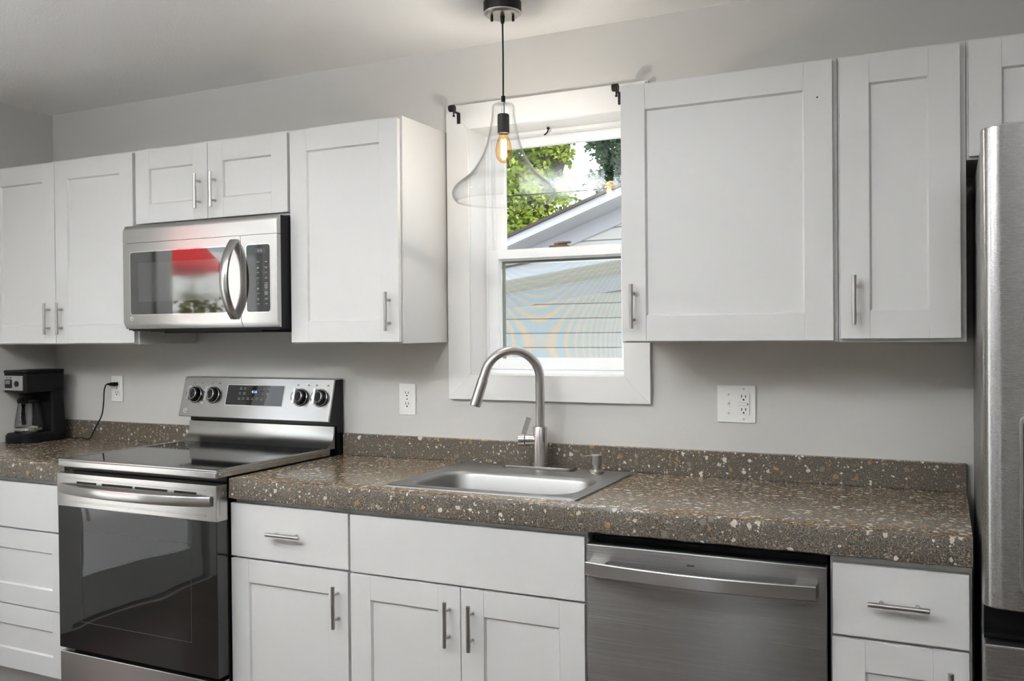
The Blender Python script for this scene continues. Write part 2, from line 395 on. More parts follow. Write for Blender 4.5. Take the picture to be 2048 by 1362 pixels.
b = B(); frame(b, 53.4, 74.2, 49.2, 65.4, 6.75, 7.2, .4, .4, .4, 1.15, .04); b.ob('screen_frame', mat('shade_toned_aluminium', lin((150, 146, 132)), .45), w1)  # shade below the upper sash rail is put into the frame colour
b = B(); b.box(59.2, 6.7, 64.45, 62.6, 6.74, 64.95); b.box(62.8, 6.7, 64.5, 65.0, 6.74, 64.9); b.ob('warning_label', BRASSY, w1)
b = B(); b.box(73.1, 5.55, 50.35, 73.6, 5.7, 50.6, .05); b.ob('screen_clip', DARKMET, w1)

# glazed door in the left wall, seen only in the shiny fronts
d1 = bpy.data.objects.new('door_1', None); COL.objects.link(d1); d1.location = Vector((XL - 3, -74, 0)) * S; struct(d1)
def yframe(b, y0, y1, z0, z1, x0, x1, s, bt, t):
    b.box(x0, y0, z0, x1, y0 + s, z1, .1); b.box(x0, y1 - s, z0, x1, y1, z1, .1); b.box(x0, y0 + s, z0, x1, y1 - s, z0 + bt, .1); b.box(x0, y0 + s, z1 - t, x1, y1 - s, z1, .1)
b = B(); yframe(b, DY0, DY1, 0, DZ1, XL - 4, XL - 2.2, 4.0, 8, 4); b.ob('door_leaf', TRIM, d1)
B().box(XL - 3.2, DY0 + 3.5, 7.5, XL - 3.15, DY1 - 3.5, DZ1 - 3.5).ob('door_glass', PANE, d1)
b = B(); yframe(b, DY0 - 3, DY1 + 3, 0, DZ1 + 3, XL, XL + .7, 3, 0.01, 3); b.ob('door_casing', TRIM, d1)
b = B(); b.cyl((XL - 2.2, DY0 + 2.2, 36), (XL - .2, DY0 + 2.2, 36), .9); b.ball((XL + .3, DY0 + 2.2, 36), 1.1); b.ob('door_knob', SATIN, d1)
# twin window behind the camera, 
w2 = bpy.data.objects.new('window_2', None); COL.objects.link(w2); w2.location = Vector((57.5, YB, 8)) * S; struct(w2)
b = B(); frame(b, 51, 64, 8, 82, YB - 4, YB - 2, 1, 1, 1.5, 1.5); b.box(55.7, YB - 4, 8, 59.0, YB - 2, 82, .1); b.box(51, YB - 3.9, 44, 56, YB - 2.1, 50, .1); b.ob('window_frame', VINYL, w2)
b = B(); frame(b, 47.5, 67.5, 4.5, 85.5, YB, YB + .7, 3.5, 3.5, 3.5, 3.5); b.ob('window_casing', TRIM, w2)
B().box(51.5, YB - 3, 8.5, 63.5, YB - 2.95, 81.5).ob('window_pane', PANE, w2)
# baseboards of the free walls
struct(B().box(XL, YB, 0, XL + .6, DY0 - 3, 4, .1).ob('baseboard_left', TRIM)); struct(B().box(XL + .7, YB, 0, XR - .7, YB + .6, 4, .1).ob('baseboard_front', TRIM))

# daylight portals at the openings (they only guide the sky's own light in)
def portal(nm, loc, rot, sx, sy):
    d = bpy.data.lights.new(nm, 'AREA'); d.shape = 'RECTANGLE'; d.size = sx * S; d.size_y = sy * S; d.cycles.is_portal = True
    o = bpy.data.objects.new(nm, d); COL.objects.link(o); o.location = Vector(loc) * S; o.rotation_euler = rot
H = math.pi / 2
portal('door_daylight', (XL - 5, -74, 41), (0, -H, 0), 82, 36)
portal('window_daylight', (57.5, YB - 5, 45), (H, 0, 0), 13, 74)
portal('kitchen_window_daylight', (63.3, 7.6, 65.4), (-H, 0, 0), 22, 34)

# ------------------------------------------------------------------ ceiling lamps out of frame; left globe and bowls are added fill
def ceiling_lamp(x, y, glow, label):
    t = thing('ceiling_lamp', label, 'lamp', (x, y, ZC))
    b = B(); b.cyl((x, y, ZC - 1.0), (x, y, ZC), 3.0, seg=40, bev=.2); b.cyl((x, y, ZC - 8), (x, y, ZC - .9), .5); b.ob('lamp_base', SATIN, t)
    B().ball((x, y, ZC - 13), 5.5, seg=32).ob('lamp_globe', glow, t)
ceiling_lamp(128, -95, LAMPGLOW_A, 'white globe lamp hanging from the ceiling in front of the refrigerator')
ceiling_lamp(-16, -84, LAMPGLOW_A, 'added white fill globe near the glazed door, brightening the left ceiling')  # added unseen fill, lifts the left part of the ceiling

# added unseen bowl uplights stand in for bounce flash on the ceiling
def uplight(x, y, power, label):
    t = thing('fill_uplight', label, 'lamp', (x, y, ZC), 'added bounce-fill uplights')
    b = B(); b.lathe([(dr, dz) for dr, dz in ((0, 77), (6, 77.6), (11, 80), (13.5, 83.5), (13.3, 83.5), (10.8, 80.4), (6, 78.1), (0, 77.6))], (x, y), 48); b.ob('bowl', SATIN, t)
    b = B(); b.cyl((x, y, 78), (x, y, ZC), .35); b.cyl((x, y, ZC - 1), (x, y, ZC), 2.5, seg=32, bev=.1); b.ob('rod', SATIN, t)
    ul = bpy.data.lights.new('bounce_fill', 'AREA'); ul.shape = 'DISK'; ul.size = 20 * S; ul.energy = power; ul.color = (.91, .955, 1)
    uo = bpy.data.objects.new('bounce_fill', ul); COL.objects.link(uo); uo.location = Vector((x, y, 82.5)) * S; uo.rotation_euler = (math.pi, 0, 0)
uplight(22, -105, UPLIGHT[0], 'added bowl uplight near the glazed door, standing in for bounce flash')
uplight(64, -92, UPLIGHT[1], 'added bowl uplight near the camera, standing in for bounce flash')

# ------------------------------------------------------------------ cabinets
def shaker(b, x0, x1, z0, z1, yf, st=2.87, rail=None, th=0.72):
    rail = rail or st; yb = yf + th; g = .045
    b.box(x0, yf, z0, x0 + st, yb, z1, g); b.box(x1 - st, yf, z0, x1, yb, z1, g)
    b.box(x0 + st, yf + .012, z0, x1 - st, yb, z0 + rail, g * .8); b.box(x0 + st, yf + .012, z1 - rail, x1 - st, yb, z1, g * .8)
    # panel with a small sloped lip around it
    px0, px1, pz0, pz1 = x0 + st, x1 - st, z0 + rail, z1 - rail; d = .3; q = .18
    o = [(px0, yf + .02, pz0), (px1, yf + .02, pz0), (px1, yf + .02, pz1), (px0, yf + .02, pz1)]
    i = [(px0 + q, yf + d, pz0 + q), (px1 - q, yf + d, pz0 + q), (px1 - q, yf + d, pz1 - q), (px0 + q, yf + d, pz1 - q)]
    vo = [b.bm.verts.new(p) for p in o]; vi = [b.bm.verts.new(p) for p in i]
    for k in range(4): b.bm.faces.new((vo[k], vo[(k + 1) % 4], vi[(k + 1) % 4], vi[k]))
    b.bm.faces.new(vi)
    return b
def bar_handle(parent, x, z, yf, vertical=True):
    """bar pull, 5 in long, on two posts"""
    b = B(); yb = yf - 1.05; h = 2.55; p = 1.5
    if vertical:
        b.cyl((x, yb, z - h), (x, yb, z + h), .235, seg=20, bev=.03)
        for q in (-p, p): b.cyl((x, yb + .05, z + q), (x, yf + .02, z + q), .16, seg=14); b.cyl((x, yf - .12, z + q), (x, yf + .01, z + q), .2, seg=14)
    else:
        b.cyl((x - h, yb, z), (x + h, yb, z), .235, seg=20, bev=.03)
        for q in (-p, p): b.cyl((x + q, yb + .05, z), (x + q, yf + .02, z), .16, seg=14); b.cyl((x + q, yf - .12, z), (x + q, yf + .01, z), .2, seg=14)
    return b.ob('handle', HANDLE, parent)
UY, UF = -11.65, -12.42            # wall cabinet box front and door front
GU = 'white shaker wall cabinets'; GB = 'white shaker base cabinets'
def wall_cabinet(label, x0, x1, z0, z1, doors):
    t = thing('wall_cabinet', label, 'cabinet', ((x0 + x1) / 2, 0, z0), GU)
    b = B(); b.box(x0, UY, z0, x1, -.05, z1, .04)
    b.ob('cabinet_body', CABIN, t)
    for (a, c, d0, d1, side) in doors:
        b = B(); shaker(b, a, c, d0, d1, UF); d = b.ob('door', CAB, t)
        if side == 'R': bar_handle(d, c - 1.43, d0 + 4.0, UF)
        elif side == 'L': bar_handle(d, a + 1.43, d0 + 4.0, UF)
    return t
wall_cabinet('white two-door wall cabinet in the corner beside the microwave', -34.35, -0.02, 52.83, 82.7, [(-34.2, -18.02, 53.05, 82.3, 'R'), (-17.9, -0.3, 53.05, 82.3, 'L')])
wall_cabinet('short white two-door wall cabinet above the microwave', 0.02, 29.96, 70.9, 82.7, [(0.32, 14.9, 71.25, 82.32, 'R'), (15.02, 29.68, 71.25, 82.32, 'L')])
wall_cabinet('narrow white wall cabinet between microwave and window', 30.02, 48.1, 52.83, 82.7, [(30.12, 47.8, 53.05, 82.28, 'R')])
b24 = wall_cabinet('wide white single-door wall cabinet overlapping the right edge of the window', 78.16, 101.92, 52.83, 82.7, [(78.35, 101.53, 53.02, 82.4, 'L')])
b12 = wall_cabinet('slim white single-door wall cabinet beside the refrigerator', 101.98, 114.0, 52.83, 82.7, [(102.24, 113.5, 53.2, 82.35, 'L')])
wall_cabinet('white wall cabinet above the stainless refrigerator', 114.04, 150.5, 70.85, 82.7, [(114.25, 132.2, 71.1, 82.35, None), (132.3, 150.3, 71.1, 82.35, None)])
B().cyl((100.05, UF + .01, 78.6), (100.05, UF - .03, 78.6), .09, seg=10).ob('door_bumper_hole', SLOT, b24)
b = B(); b.cyl((81.4, -11.5, 82.68), (81.4, -11.5, 82.98), .1, seg=10); b.cyl((81.0, -11.5, 82.86), (81.5, -11.5, 82.98), .1, seg=10); b.ob('top_screw', SATIN, b24)

BY, BF = -23.44, -24.19
def base_cabinet(label, x0, x1, fronts):
    t = thing('base_cabinet', label, 'cabinet', ((x0 + x1) / 2, -12, 0), GB)
    b = B(); b.box(x0, BY, 4.5, x1, -.1, 28.4 if x0 == 48.05 else 33.3, .03)
    if x0 == 48.05: b.box(x0, BY, 28.4, x1, -22.75, 33.3); b.box(x0, -22.75, 28.4, x0 + .7, -.1, 33.3); b.box(x1 - .7, -22.75, 28.4, x1, -.1, 33.3)
    b.ob('cabinet_body', CABIN, t)
    B().box(x0, BY + 2.6, 0, x1, -.1, 4.5).ob('toe_kick', CABIN, t)
    for f in fronts:
        kind, a, c, d0, d1 = f[:5]; h = f[5] if len(f) > 5 else None
        b = B()
        if kind == 'slab': b.box(a, BF, d0, c, BF + .72, d1, .09); nm = 'drawer' if h else 'false_front'
        else: shaker(b, a, c, d0, d1, BF, rail=f[6] if len(f) > 6 else None); nm = 'drawer' if h == 'H' else 'door'
        o = b.ob(nm, CAB, t)
        if h == 'H': bar_handle(o, (a + c) / 2, (d0 + d1) / 2 + .05, BF, False)
        elif h == 'R': bar_handle(o, c - 1.45, d1 - 4.1, BF)
        elif h == 'L': bar_handle(o, a + 1.45, d1 - 4.1, BF)
    return t
base_cabinet('white base cabinet of three drawers in the corner left of the stove', -34.35, -1.0, [('slab', -34.0, -1.3, 25.95, 32.7, 'H'), ('shaker', -34.0, -1.3, 14.55, 25.7, 'H'), ('shaker', -34.0, -1.3, 4.9, 14.35, 'H')])
base_cabinet('white base cabinet with one drawer between the stove and the sink', 29.98, 48.0, [('slab', 29.7, 47.93, 26.0, 32.78, 'H'), ('shaker', 29.7, 47.83, 4.9, 25.72, 'R')])
base_cabinet('white two-door sink base cabinet with a wide blank front', 48.05, 78.15, [('slab', 48.2, 78.02, 25.9, 32.72), ('shaker', 48.2, 63.1, 4.9, 25.7, 'R'), ('shaker', 63.2, 77.97, 4.9, 25.65, 'L')])
base_cabinet('white base cabinet with one drawer between dishwasher and refrigerator', 102.3, 114.1, [('slab', 102.55, 113.9, 26.0, 32.6, 'H'), ('shaker', 102.5, 113.85, 4.9, 25.7, 'R')])

# ------------------------------------------------------------------ countertops
CZ0, CZ1, CF = 33.4, 36.0, -24.93
def front_strip(b, x0, x1, yb, n=None):
    """front edge of the slab, slightly uneven as hand-cast concrete is"""
    prof = [(yb, CZ0), (CF + .12, CZ0), (CF, CZ0 + .12), (CF, CZ1 - .35), (CF + .1, CZ1 - .12), (CF + .35, CZ1), (yb, CZ1)]
    n = max(2, int((x1 - x0) / 1.2)); xs = [x0 + (x1 - x0) * i / n for i in range(n + 1)]; rings = []
    for x in xs:
        j = .05 * math.sin(x * .9) + .04 * math.sin(x * 2.3 + 1)
        rings.append([b.bm.verts.new((x, y + (j if i in (3, 4) else 0), z + (j * .7 if i in (1, 2, 4) else 0))) for i, (y, z) in enumerate(prof)])
    for a, c in zip(rings, rings[1:]):
        for i in range(len(prof)):
            k = (i + 1) % len(prof); b.bm.faces.new((a[i], a[k], c[k], c[i]))
    b.bm.faces.new(rings[0]); b.bm.faces.new(rings[-1]); bmesh.ops.recalc_face_normals(b.bm, faces=b.bm.faces[:])
def splash(b, x0, x1): b.box(x0, -.85, CZ1 - .02, x1, -.01, 39.2, .12)
t = thing('countertop', 'long speckled concrete countertop with the sink set into it', 'countertop', (72, -12.5, CZ0), 'speckled concrete countertops')
b = B(); front_strip(b, 30.1, 114.15, -21.6); b.box(30.1, -21.6, CZ0, 52.6, -3.0, CZ1); b.box(75.4, -21.6, CZ0, 114.15, -3.0, CZ1); b.box(30.1, -3.0, CZ0, 114.15, -.02, CZ1)
b.ob('slab', CONC, t); b = B(); splash(b, 30.1, 114.15); b.ob('backsplash', CONC, t)
t = thing('countertop', 'short speckled concrete countertop under the coffee maker', 'countertop', (-17, -12.5, CZ0), 'speckled concrete countertops')
b = B(); front_strip(b, -34.38, -.3, -21.6); b.box(-34.38, -21.6, CZ0, -.3, -.02, CZ1); b.ob('slab', CONC, t)
b = B(); splash(b, -34.38, -.3); b.ob('backsplash', CONC, t)

# ------------------------------------------------------------------ sink, faucet, soap dispenser
t = thing('sink', 'stainless drop-in sink with one bowl set into the speckled countertop', 'sink', (64, -12, 28.5))
X0, X1, Y0, Y1 = 51.7, 76.4, -22.35, -2.1
def ring(x0, y0, x1, y1, r, z): return [(x, y, z) for x, y in rrect(x0, y0, x1, y1, r)]
bx0, bx1, by0, by1 = 53.6, 74.5, -20.5, -8.6
b = B()
b.loft([ring(X0, Y0, X1, Y1, .5, 36.01), ring(X0 + .04, Y0 + .04, X1 - .04, Y1 - .04, .5, 36.16), ring(X0 + .3, Y0 + .3, X1 - .3, Y1 - .3, .5, 36.26), ring(X0 + .55, Y0 + .55, X1 - .55, Y1 - .55, .5, 36.17),
        ring(bx0 - .25, by0 - .25, bx1 + .25, by1 + .25, 3.3, 36.17), ring(bx0, by0, bx1, by1, 3.1, 36.05), ring(bx0 + .25, by0 + .25, bx1 - .25, by1 - .25, 3.0, 35.6),
        ring(bx0 + .6, by0 + .6, bx1 - .6, by1 - .6, 2.9, 31), ring(bx0 + .9, by0 + .9, bx1 - .9, by1 - .9, 2.6, 29.8), ring(bx0 + 1.8, by0 + 1.8, bx1 - 1.8, by1 - 1.8, 2.0, 29.2)])
b.ob('basin', SINKST, t)
B().lathe([(0, 29.22), (1.5, 29.22), (1.75, 29.3), (1.75, 29.2)], (64, -14.5), 32).ob('drain', CHROME, t)
fx, fy, fz = 63.9, -3.55, 36.185
t = thing('faucet', 'tall brushed nickel gooseneck faucet behind the sink', 'faucet', (fx, fy, fz))
b = B(); b.prism(rrect(58.65, -4.72, 68.85, -2.35, .9), 'z', fz, fz + .36, .08); b.ob('deck_plate', PLATE, t)
b = B(); b.lathe([(1.12, fz + .28), (1.12, fz + .75), (1.0, fz + .8), (.98, 41.6), (.92, 41.72), (.6, 41.72)], (fx, fy), 40); b.ob('faucet_body', SATIN, t)
th = math.radians(52); dv = Vector((-math.sin(th), -math.cos(th), 0)); R = 3.7; z0 = 48.1; ctr = Vector((fx, fy, z0)) + dv * R
path = [Vector((fx, fy, z)) for z in (41.5, 43, 45, 47)] + [ctr - dv * R * math.cos(a) + Vector((0, 0, R * math.sin(a))) for a in [math.radians(165) * i / 28 for i in range(29)]]
tan = (path[-1] - path[-2]).normalized(); path.append(path[-1] + tan * 1.05)
B().sweep(path, .6, (0.3, -0.5, 0)).ob('neck', SATIN, t)
e = path[-1]; b = B(); b.cyl(e - tan * .05, e + tan * .12, .72, seg=32); b.cyl(e + tan * .16, e + tan * 3.55, .66, .71, seg=32, bev=.05); sp = b.ob('spray_head', SATIN, t)
B().cyl(e + tan * 3.53, e + tan * 3.59, .6, seg=28).ob('nozzle', BLACKPL, sp)
hd = Vector((-.93, -.35, 0)); h0 = Vector((fx, fy, 39.95))
b = B(); b.cyl(h0 + hd * .6, h0 + hd * 2.0, .72, seg=32, bev=.03); b.cyl(h0 + hd * 2.08, h0 + hd * 2.95, .76, seg=32, bev=.06)
hl = b.ob('handle_hub', SATIN, t)
b = B(); a0 = h0 + hd * 2.3 + Vector((0, 0, .5)); a1 = h0 + hd * 1.55 + Vector((0, 0.1, 2.95))
b.sweep([a0 + (a1 - a0) * i / 6 for i in range(7)], [(-.3, -.1), (.3, -.1), (.34, 0), (.3, .1), (-.3, .1), (-.34, 0)], (.3, -1, 0)); b.ob('lever', SATIN, hl)
t = thing('soap_dispenser', 'small brushed nickel soap pump on the sink ledge', 'soap dispenser', (71.95, -4.1, fz))
sx, sy = 71.95, -4.1
b = B(); b.lathe([(0, fz - .02), (.95, fz - .02), (.95, fz + .2), (.78, fz + .42), (.5, fz + .5), (.48, fz + 1.05)], (sx, sy), 32); b.ob('collar', SATIN, t)
b = B(); b.lathe([(.48, fz + 1.0), (.7, fz + 1.05), (.72, fz + 2.25), (.66, fz + 2.32), (0, fz + 2.32)], (sx, sy), 32); pm = b.ob('pump_head', SATIN, t)
b = B(); b.sweep([(sx, sy, fz + 2.1), (sx - .9, sy - .75, fz + 2.15), (sx - 1.25, sy - 1.05, fz + 2.05)], .17); b.ob('spout', SATIN, pm)

# ------------------------------------------------------------------ electric range
t = thing('range', 'stainless electric range with a black glass cooktop and oven door', 'stove', (15.3, -13, 0))
rx0, rx1 = .75, 29.9; RF = -26.9
b = B(); b.box(rx0 + .2, -24.6, 1, rx1 - .4, -.3, 36.0, .05); b.prism([(-.3, 36), (-1.9, 36), (-1.9, 41), (-3.8, 41.15), (-2.2, 47.2), (-.3, 47.3)], 'x', rx0 - .3, rx1 - .06); b.ob('body', BLACKGL, t)
b = B(); b.box(rx0, RF + .12, 36.05, rx1, -3.6, 37.05, .22, 3); b.box(rx0 + .05, RF + .12, 36.9, rx1 - .05, RF + 1.0, 37.22, .15)
for xx in (rx0 + .02, rx1 - .72): b.box(xx, RF + .2, 36.8, xx + .7, -3.6, 37.2, .1)
b.cyl((rx1 - .05, RF + .75, 36.55), (rx1 + .1, RF + .75, 36.55), .2, seg=12, bev=.04)
ct = b.ob('cooktop_frame', STEEL, t)
B().box(rx0 + .7, RF + .95, 36.9, rx1 - .7, -3.9, 37.16, .05).ob('cooktop_glass', TOPGLASS, ct)
b = B()       # lower panel of the back, sweeping out into the cooktop
pts = [(-2.35, 40.3), (-2.6, 40.3)] + [(-2.6 - .12 * i / 8 - 1.6 * (i / 8) ** 4, 40.3 - 3.12 * i / 8) for i in range(1, 9)] + [(-3.5, 37.0), (-2.35, 37.0)]
b.prism(pts, 'x', rx0 + .1, rx1 - .15, .04); b.ob('back_panel', STEEL, t)
b = B(); b.prism([(-3.8, 41.1), (-4.1, 41.1), (-4.18, 41.3), (-2.55, 47.3), (-2.3, 47.42), (-.4, 47.45), (-.4, 47.3), (-2.2, 47.25)], 'x', 0.1, 29.9, .03); cp = b.ob('control_panel', STEEL, t)
def onp(x, z, off=0):      # a point on the sloped control panel
    k = (z - 41.3) / 6.0; n = Vector((0, -6.0, 1.63)).normalized(); n = Vector((0, -6.0, -(-1.63))).normalized()
    return Vector((x, -4.18 + 1.63 * k, z)) + Vector((0, -.965, .262)) * off
pu = Vector((0, 1.63, 6.0)).normalized(); pn = Vector((0, -.965, .262))
def quadslab(b, x0, x1, z0, z1, o0, o1):
    c = [onp(x0, z0, o0), onp(x1, z0, o0), onp(x1, z1, o0), onp(x0, z1, o0)]; d = [onp(x0, z0, o1), onp(x1, z0, o1), onp(x1, z1, o1), onp(x0, z1, o1)]
    va = [b.bm.verts.new(p) for p in c]; vb = [b.bm.verts.new(p) for p in d]
    fs = [b.bm.faces.new(va), b.bm.faces.new(vb)] + [b.bm.faces.new((va[i], va[(i + 1) % 4], vb[(i + 1) % 4], vb[i])) for i in range(4)]
    bmesh.ops.recalc_face_normals(b.bm, faces=fs); return b
b = B(); quadslab(b, 9.45, 20.95, 43.05, 46.35, -.02, .03); b.ob('display_bezel', SATIN, cp)
b = B(); quadslab(b, 9.6, 20.8, 43.18, 46.22, 0, .06); dsp = b.ob('display', gloss_black('display_glass', 1.6), cp)
text('4:16', .62, DIGIT, cp, onp(14.55, 45.05, .07), upd=pu, name='clock_digits')
b = B()
for (zz, xs) in ((45.75, (12.3, 13.15, 16.9, 17.8)), (45.0, (12.2, 13.1, 16.8, 17.7)), (44.2, (12.2, 13.05, 14.0, 14.85, 15.8, 16.7))):
    for x in xs:
        for dz, wd in ((0.1, .42), (-.12, .5)): quadslab(b, x - wd / 2, x + wd / 2, zz + dz - .03, zz + dz + .03, .055, .068)
b.ob('printed_lettering', GREYMARK, cp)
for x in (2.4, 4.0, 6.2, 7.7, 23.4, 25.4, 26.9, 29.0):
    b = B(); quadslab(b, x - .22, x + .22, 46.35, 46.43, 0, .012); quadslab(b, x - .16, x + .16, 46.5, 46.56, 0, .012); b.ob('legend', DARKMARK, cp)
for x in (2.95, 6.7, 24.15, 27.85):
    c = onp(x, 44.6); b = B(); b.cyl(c, c + pn * .12, 1.38, seg=36); b.cyl(c + pn * .12, c + pn * .95, 1.22, 1.12, seg=36, bev=.06); k = b.ob('knob', BLACKGL, cp)
    b = B()
    for off, rad in ((.14, 1.27), (.95, .86)): b.sweep([c + pn * off + (Vector((1, 0, 0)) * math.cos(a_) + pu * math.sin(a_)) * rad for a_ in [2 * math.pi * i / 40 for i in range(41)]], .055, pn)
    b.ob('knob_ring', CHROME, k)
    b = B(); sd = Vector((1, 0, 0)); q = pu * 1.15
    for s_ in (1,):
        a = [c + pn * .95 - sd * .2 - q, c + pn * .95 + sd * .2 - q, c + pn * .95 + sd * .2 + q, c + pn * .95 - sd * .2 + q]
        va = [b.bm.verts.new(p) for p in a]; vb = [b.bm.verts.new(p + pn * .75) for p in a]
        fs = [b.bm.faces.new(va), b.bm.faces.new(vb)] + [b.bm.faces.new((va[i], va[(i + 1) % 4], vb[(i + 1) % 4], vb[i])) for i in range(4)]
        bmesh.ops.recalc_face_normals(b.bm, faces=fs)
    b.ob('knob_grip', STEELV, k)
def lg_mark(parent, c, R_, U_, r, m):
    """round face mark: ring, an L-shaped nose stroke and a dot"""
    R_, U_ = Vector(R_).normalized(), Vector(U_).normalized(); c = Vector(c); b = B()
    def loop(rad, a0, a1, wd):
        n = 28; nn = R_.cross(U_)
        b.sweep([c + (R_ * math.cos(a0 + (a1 - a0) * i / n) + U_ * math.sin(a0 + (a1 - a0) * i / n)) * rad for i in range(n + 1)], wd, nn)
    loop(r, math.radians(0), math.radians(318), r * .09)
    nn = R_.cross(U_)
    b.sweep([c + U_ * r * .5, c - U_ * r * .32, c - U_ * r * .35 + R_ * r * .3], r * .07, nn); b.sweep([c + R_ * r * .28, c + R_ * r * .95], r * .07, nn)
    b.cyl(c - R_ * r * .42 + U_ * r * .3, c - R_ * r * .42 + U_ * r * .3 + nn * .02, r * .14, seg=12)
    return b.ob('emblem', m, parent)
lg_mark(cp, onp(1.35, 42.05, .01), (1, 0, 0), pu, .36, SILVERMARK)
# oven door
b = B(); b.box(rx0, RF + .06, 11.0, rx1, RF + 1.9, 30.75, .12); od = b.ob('oven_door', OVGLASS, t)
b = B(); b.box(rx0 - .05, RF, 30.7, rx1 + .02, RF + 1.95, 35.3, .1)
b.box(2.5, RF - .05, 34.55, 28.2, RF + .05, 34.72, .04); b.box(2.5, RF - .05, 31.35, 28.2, RF + .05, 31.55, .04)
b.box(rx1, RF + .6, 31.5, rx1 + .06, RF + .78, 34.6, .03)
bd = b.ob('door_band', STEEL, od)
b = B()
for x0_, x1_ in ((4.7, 8.5), (9.6, 15.3), (15.8, 21.6), (22.8, 26.6)): b.box(x0_, RF - .03, 33.98, x1_, RF + .06, 34.28)
b.ob('vent_slots', SLOT, od)
pts = []
n = 30
for i in range(n + 1):
    q = -1 + 2 * i / n; x = 15.3 + 13.75 * q; pts.append((x, RF - .15 - 1.75 * (1 - abs(q) ** 2.6), 33.25 - .0 * q))
b = B(); b.sweep(pts, [(-.62, -.2), (.62, -.2), (.62, .14), (.5, .22), (-.5, .22), (-.62, .14)], (0, -1, 0)); b.ob('handle', STEEL, od)
# oven window frame line inside the black glass
b = B(); 
for (a0_, a1_, c0_, c1_) in ((5.2, 25.5, 15.0, 15.06), (5.2, 25.5, 27.6, 27.66)): b.box(a0_, RF + .04, c0_, a1_, RF + .07, c1_)
for xx in (5.2, 25.44): b.box(xx, RF + .04, 15.0, xx + .06, RF + .07, 27.66)
b.ob('window_outline', mat('outline_grey', (0.05, 0.05, 0.05), .3), od)
b = B(); b.box(rx0, RF + .15, 2.5, rx1, RF + 2.0, 10.5, .15); b.ob('storage_drawer', STEEL, t)

# ------------------------------------------------------------------ microwave
t = thing('microwave', 'stainless over-the-range microwave with a black glass door', 'microwave', (15.1, -8, 54.8))
mx0, mx1, MF = .4, 29.9, -15.0
b = B(); b.box(mx0 + .15, -14.2, 55.0, mx1, -.3, 70.6, .05); b.box(6, -12.6, 54.5, 25, -3, 55.1, .2); b.box(2, -11.5, 54.75, 5, -3, 55.1, .1); b.box(mx0 + .6, -13.9, 54.85, mx1 - .6, -.6, 55.05); b.ob('body', BLACKPL, t)
b = B(); b.prism([(MF + .9, 70.7), (MF + .45, 70.66), (MF, 69.85), (MF, 68.06), (MF + .9, 68.06)], 'x', mx0, mx1 - .02, .04); b.ob('vent_band', STEEL, t)
def mfront(x0, x1):
    b = B(); b.prism([(MF + .9, 68.0), (MF, 68.0), (MF, 56.15), (MF + .5, 55.2), (MF + .9, 55.2)], 'x', x0, x1, .05); return b
md = mfront(mx0, 23.4).ob('door', STEEL, t)
def glassplate(b, x0, x1, z0, z1, r, y0, y1): b.prism(rrect(x0, z0, x1, z1, r, 5), 'y', y0, y1, .02)
b = B(); glassplate(b, 1.82, 21.1, 57.2, 66.75, .5, MF - .03, MF + .1); b.ob('glass_rim', CHROME, md)
b = B(); glassplate(b, 1.98, 20.95, 57.35, 66.6, .42, MF - .05, MF + .1); b.ob('door_glass', MWGLASS, md)
b = B(); b.box(3.6, MF - .054, 59.2, 19.4, MF - .03, 65.0); b.ob('door_mesh', mat('grey_door_mesh', (0.045, 0.045, 0.043), .06, IOR=2.3), md)
pts = [(22.3, MF - .1 - 2.05 * (1 - abs(-1 + 2 * i / 24) ** 2.2), 56.5 + 10.9 * i / 24) for i in range(25)]
b = B(); b.sweep(pts, [(-.68, -.2), (.68, -.2), (.68, .12), (.5, .24), (-.5, .24), (-.68, .12)], (0, -1, 0)); b.ob('handle', STEELV, md)
lg_mark(md, (2.1, MF - .01, 56.75), (1, 0, 0), (0, 0, 1), .3, SILVERMARK); text('LG', .62, GREYMARK, md, (2.55, MF - .01, 56.52), name='brand_lettering')
mc = mfront(23.44, mx1 - .02).ob('control_column', STEEL, t)
b = B(); glassplate(b, 24.35, 28.8, 57.2, 66.75, .5, MF - .03, MF + .1); b.ob('glass_rim', CHROME, mc)
b = B(); glassplate(b, 24.48, 28.67, 57.33, 66.62, .42, MF - .05, MF + .1); b.ob('control_glass', gloss_black('control_glass', 1.6, .05), mc)
b = B(); b.box(26.0, MF - .065, 65.45, 28.0, MF - .04, 66.15); b.ob('clock_window', mat('dim_display', (0.03, 0.03, 0.03), .3), mc)
text('4:16', .5, GREYMARK, mc, (26.5, MF - .07, 65.6), name='clock_digits', depth=.004)
b = B()
for r_ in range(9):
    for x in (26.55, 28.0):
        z = 64.2 - r_ * .72; wd = .3 + .12 * ((r_ * 7 + int(x)) % 3); b.box(x - wd / 2, MF - .062, z - .03, x + wd / 2, MF - .045, z + .03)
        if r_ % 2: b.box(x - .2, MF - .062, z - .17, x + .2, MF - .045, z - .12)
b.ob('printed_lettering', GREYMARK, mc)
for z in (60.9, 59.9): B().box(27.7, MF - .068, z - .28, 28.3, MF - .045, z + .28).ob('button', mat('dim_button', (.12, .12, .12), .4), mc)

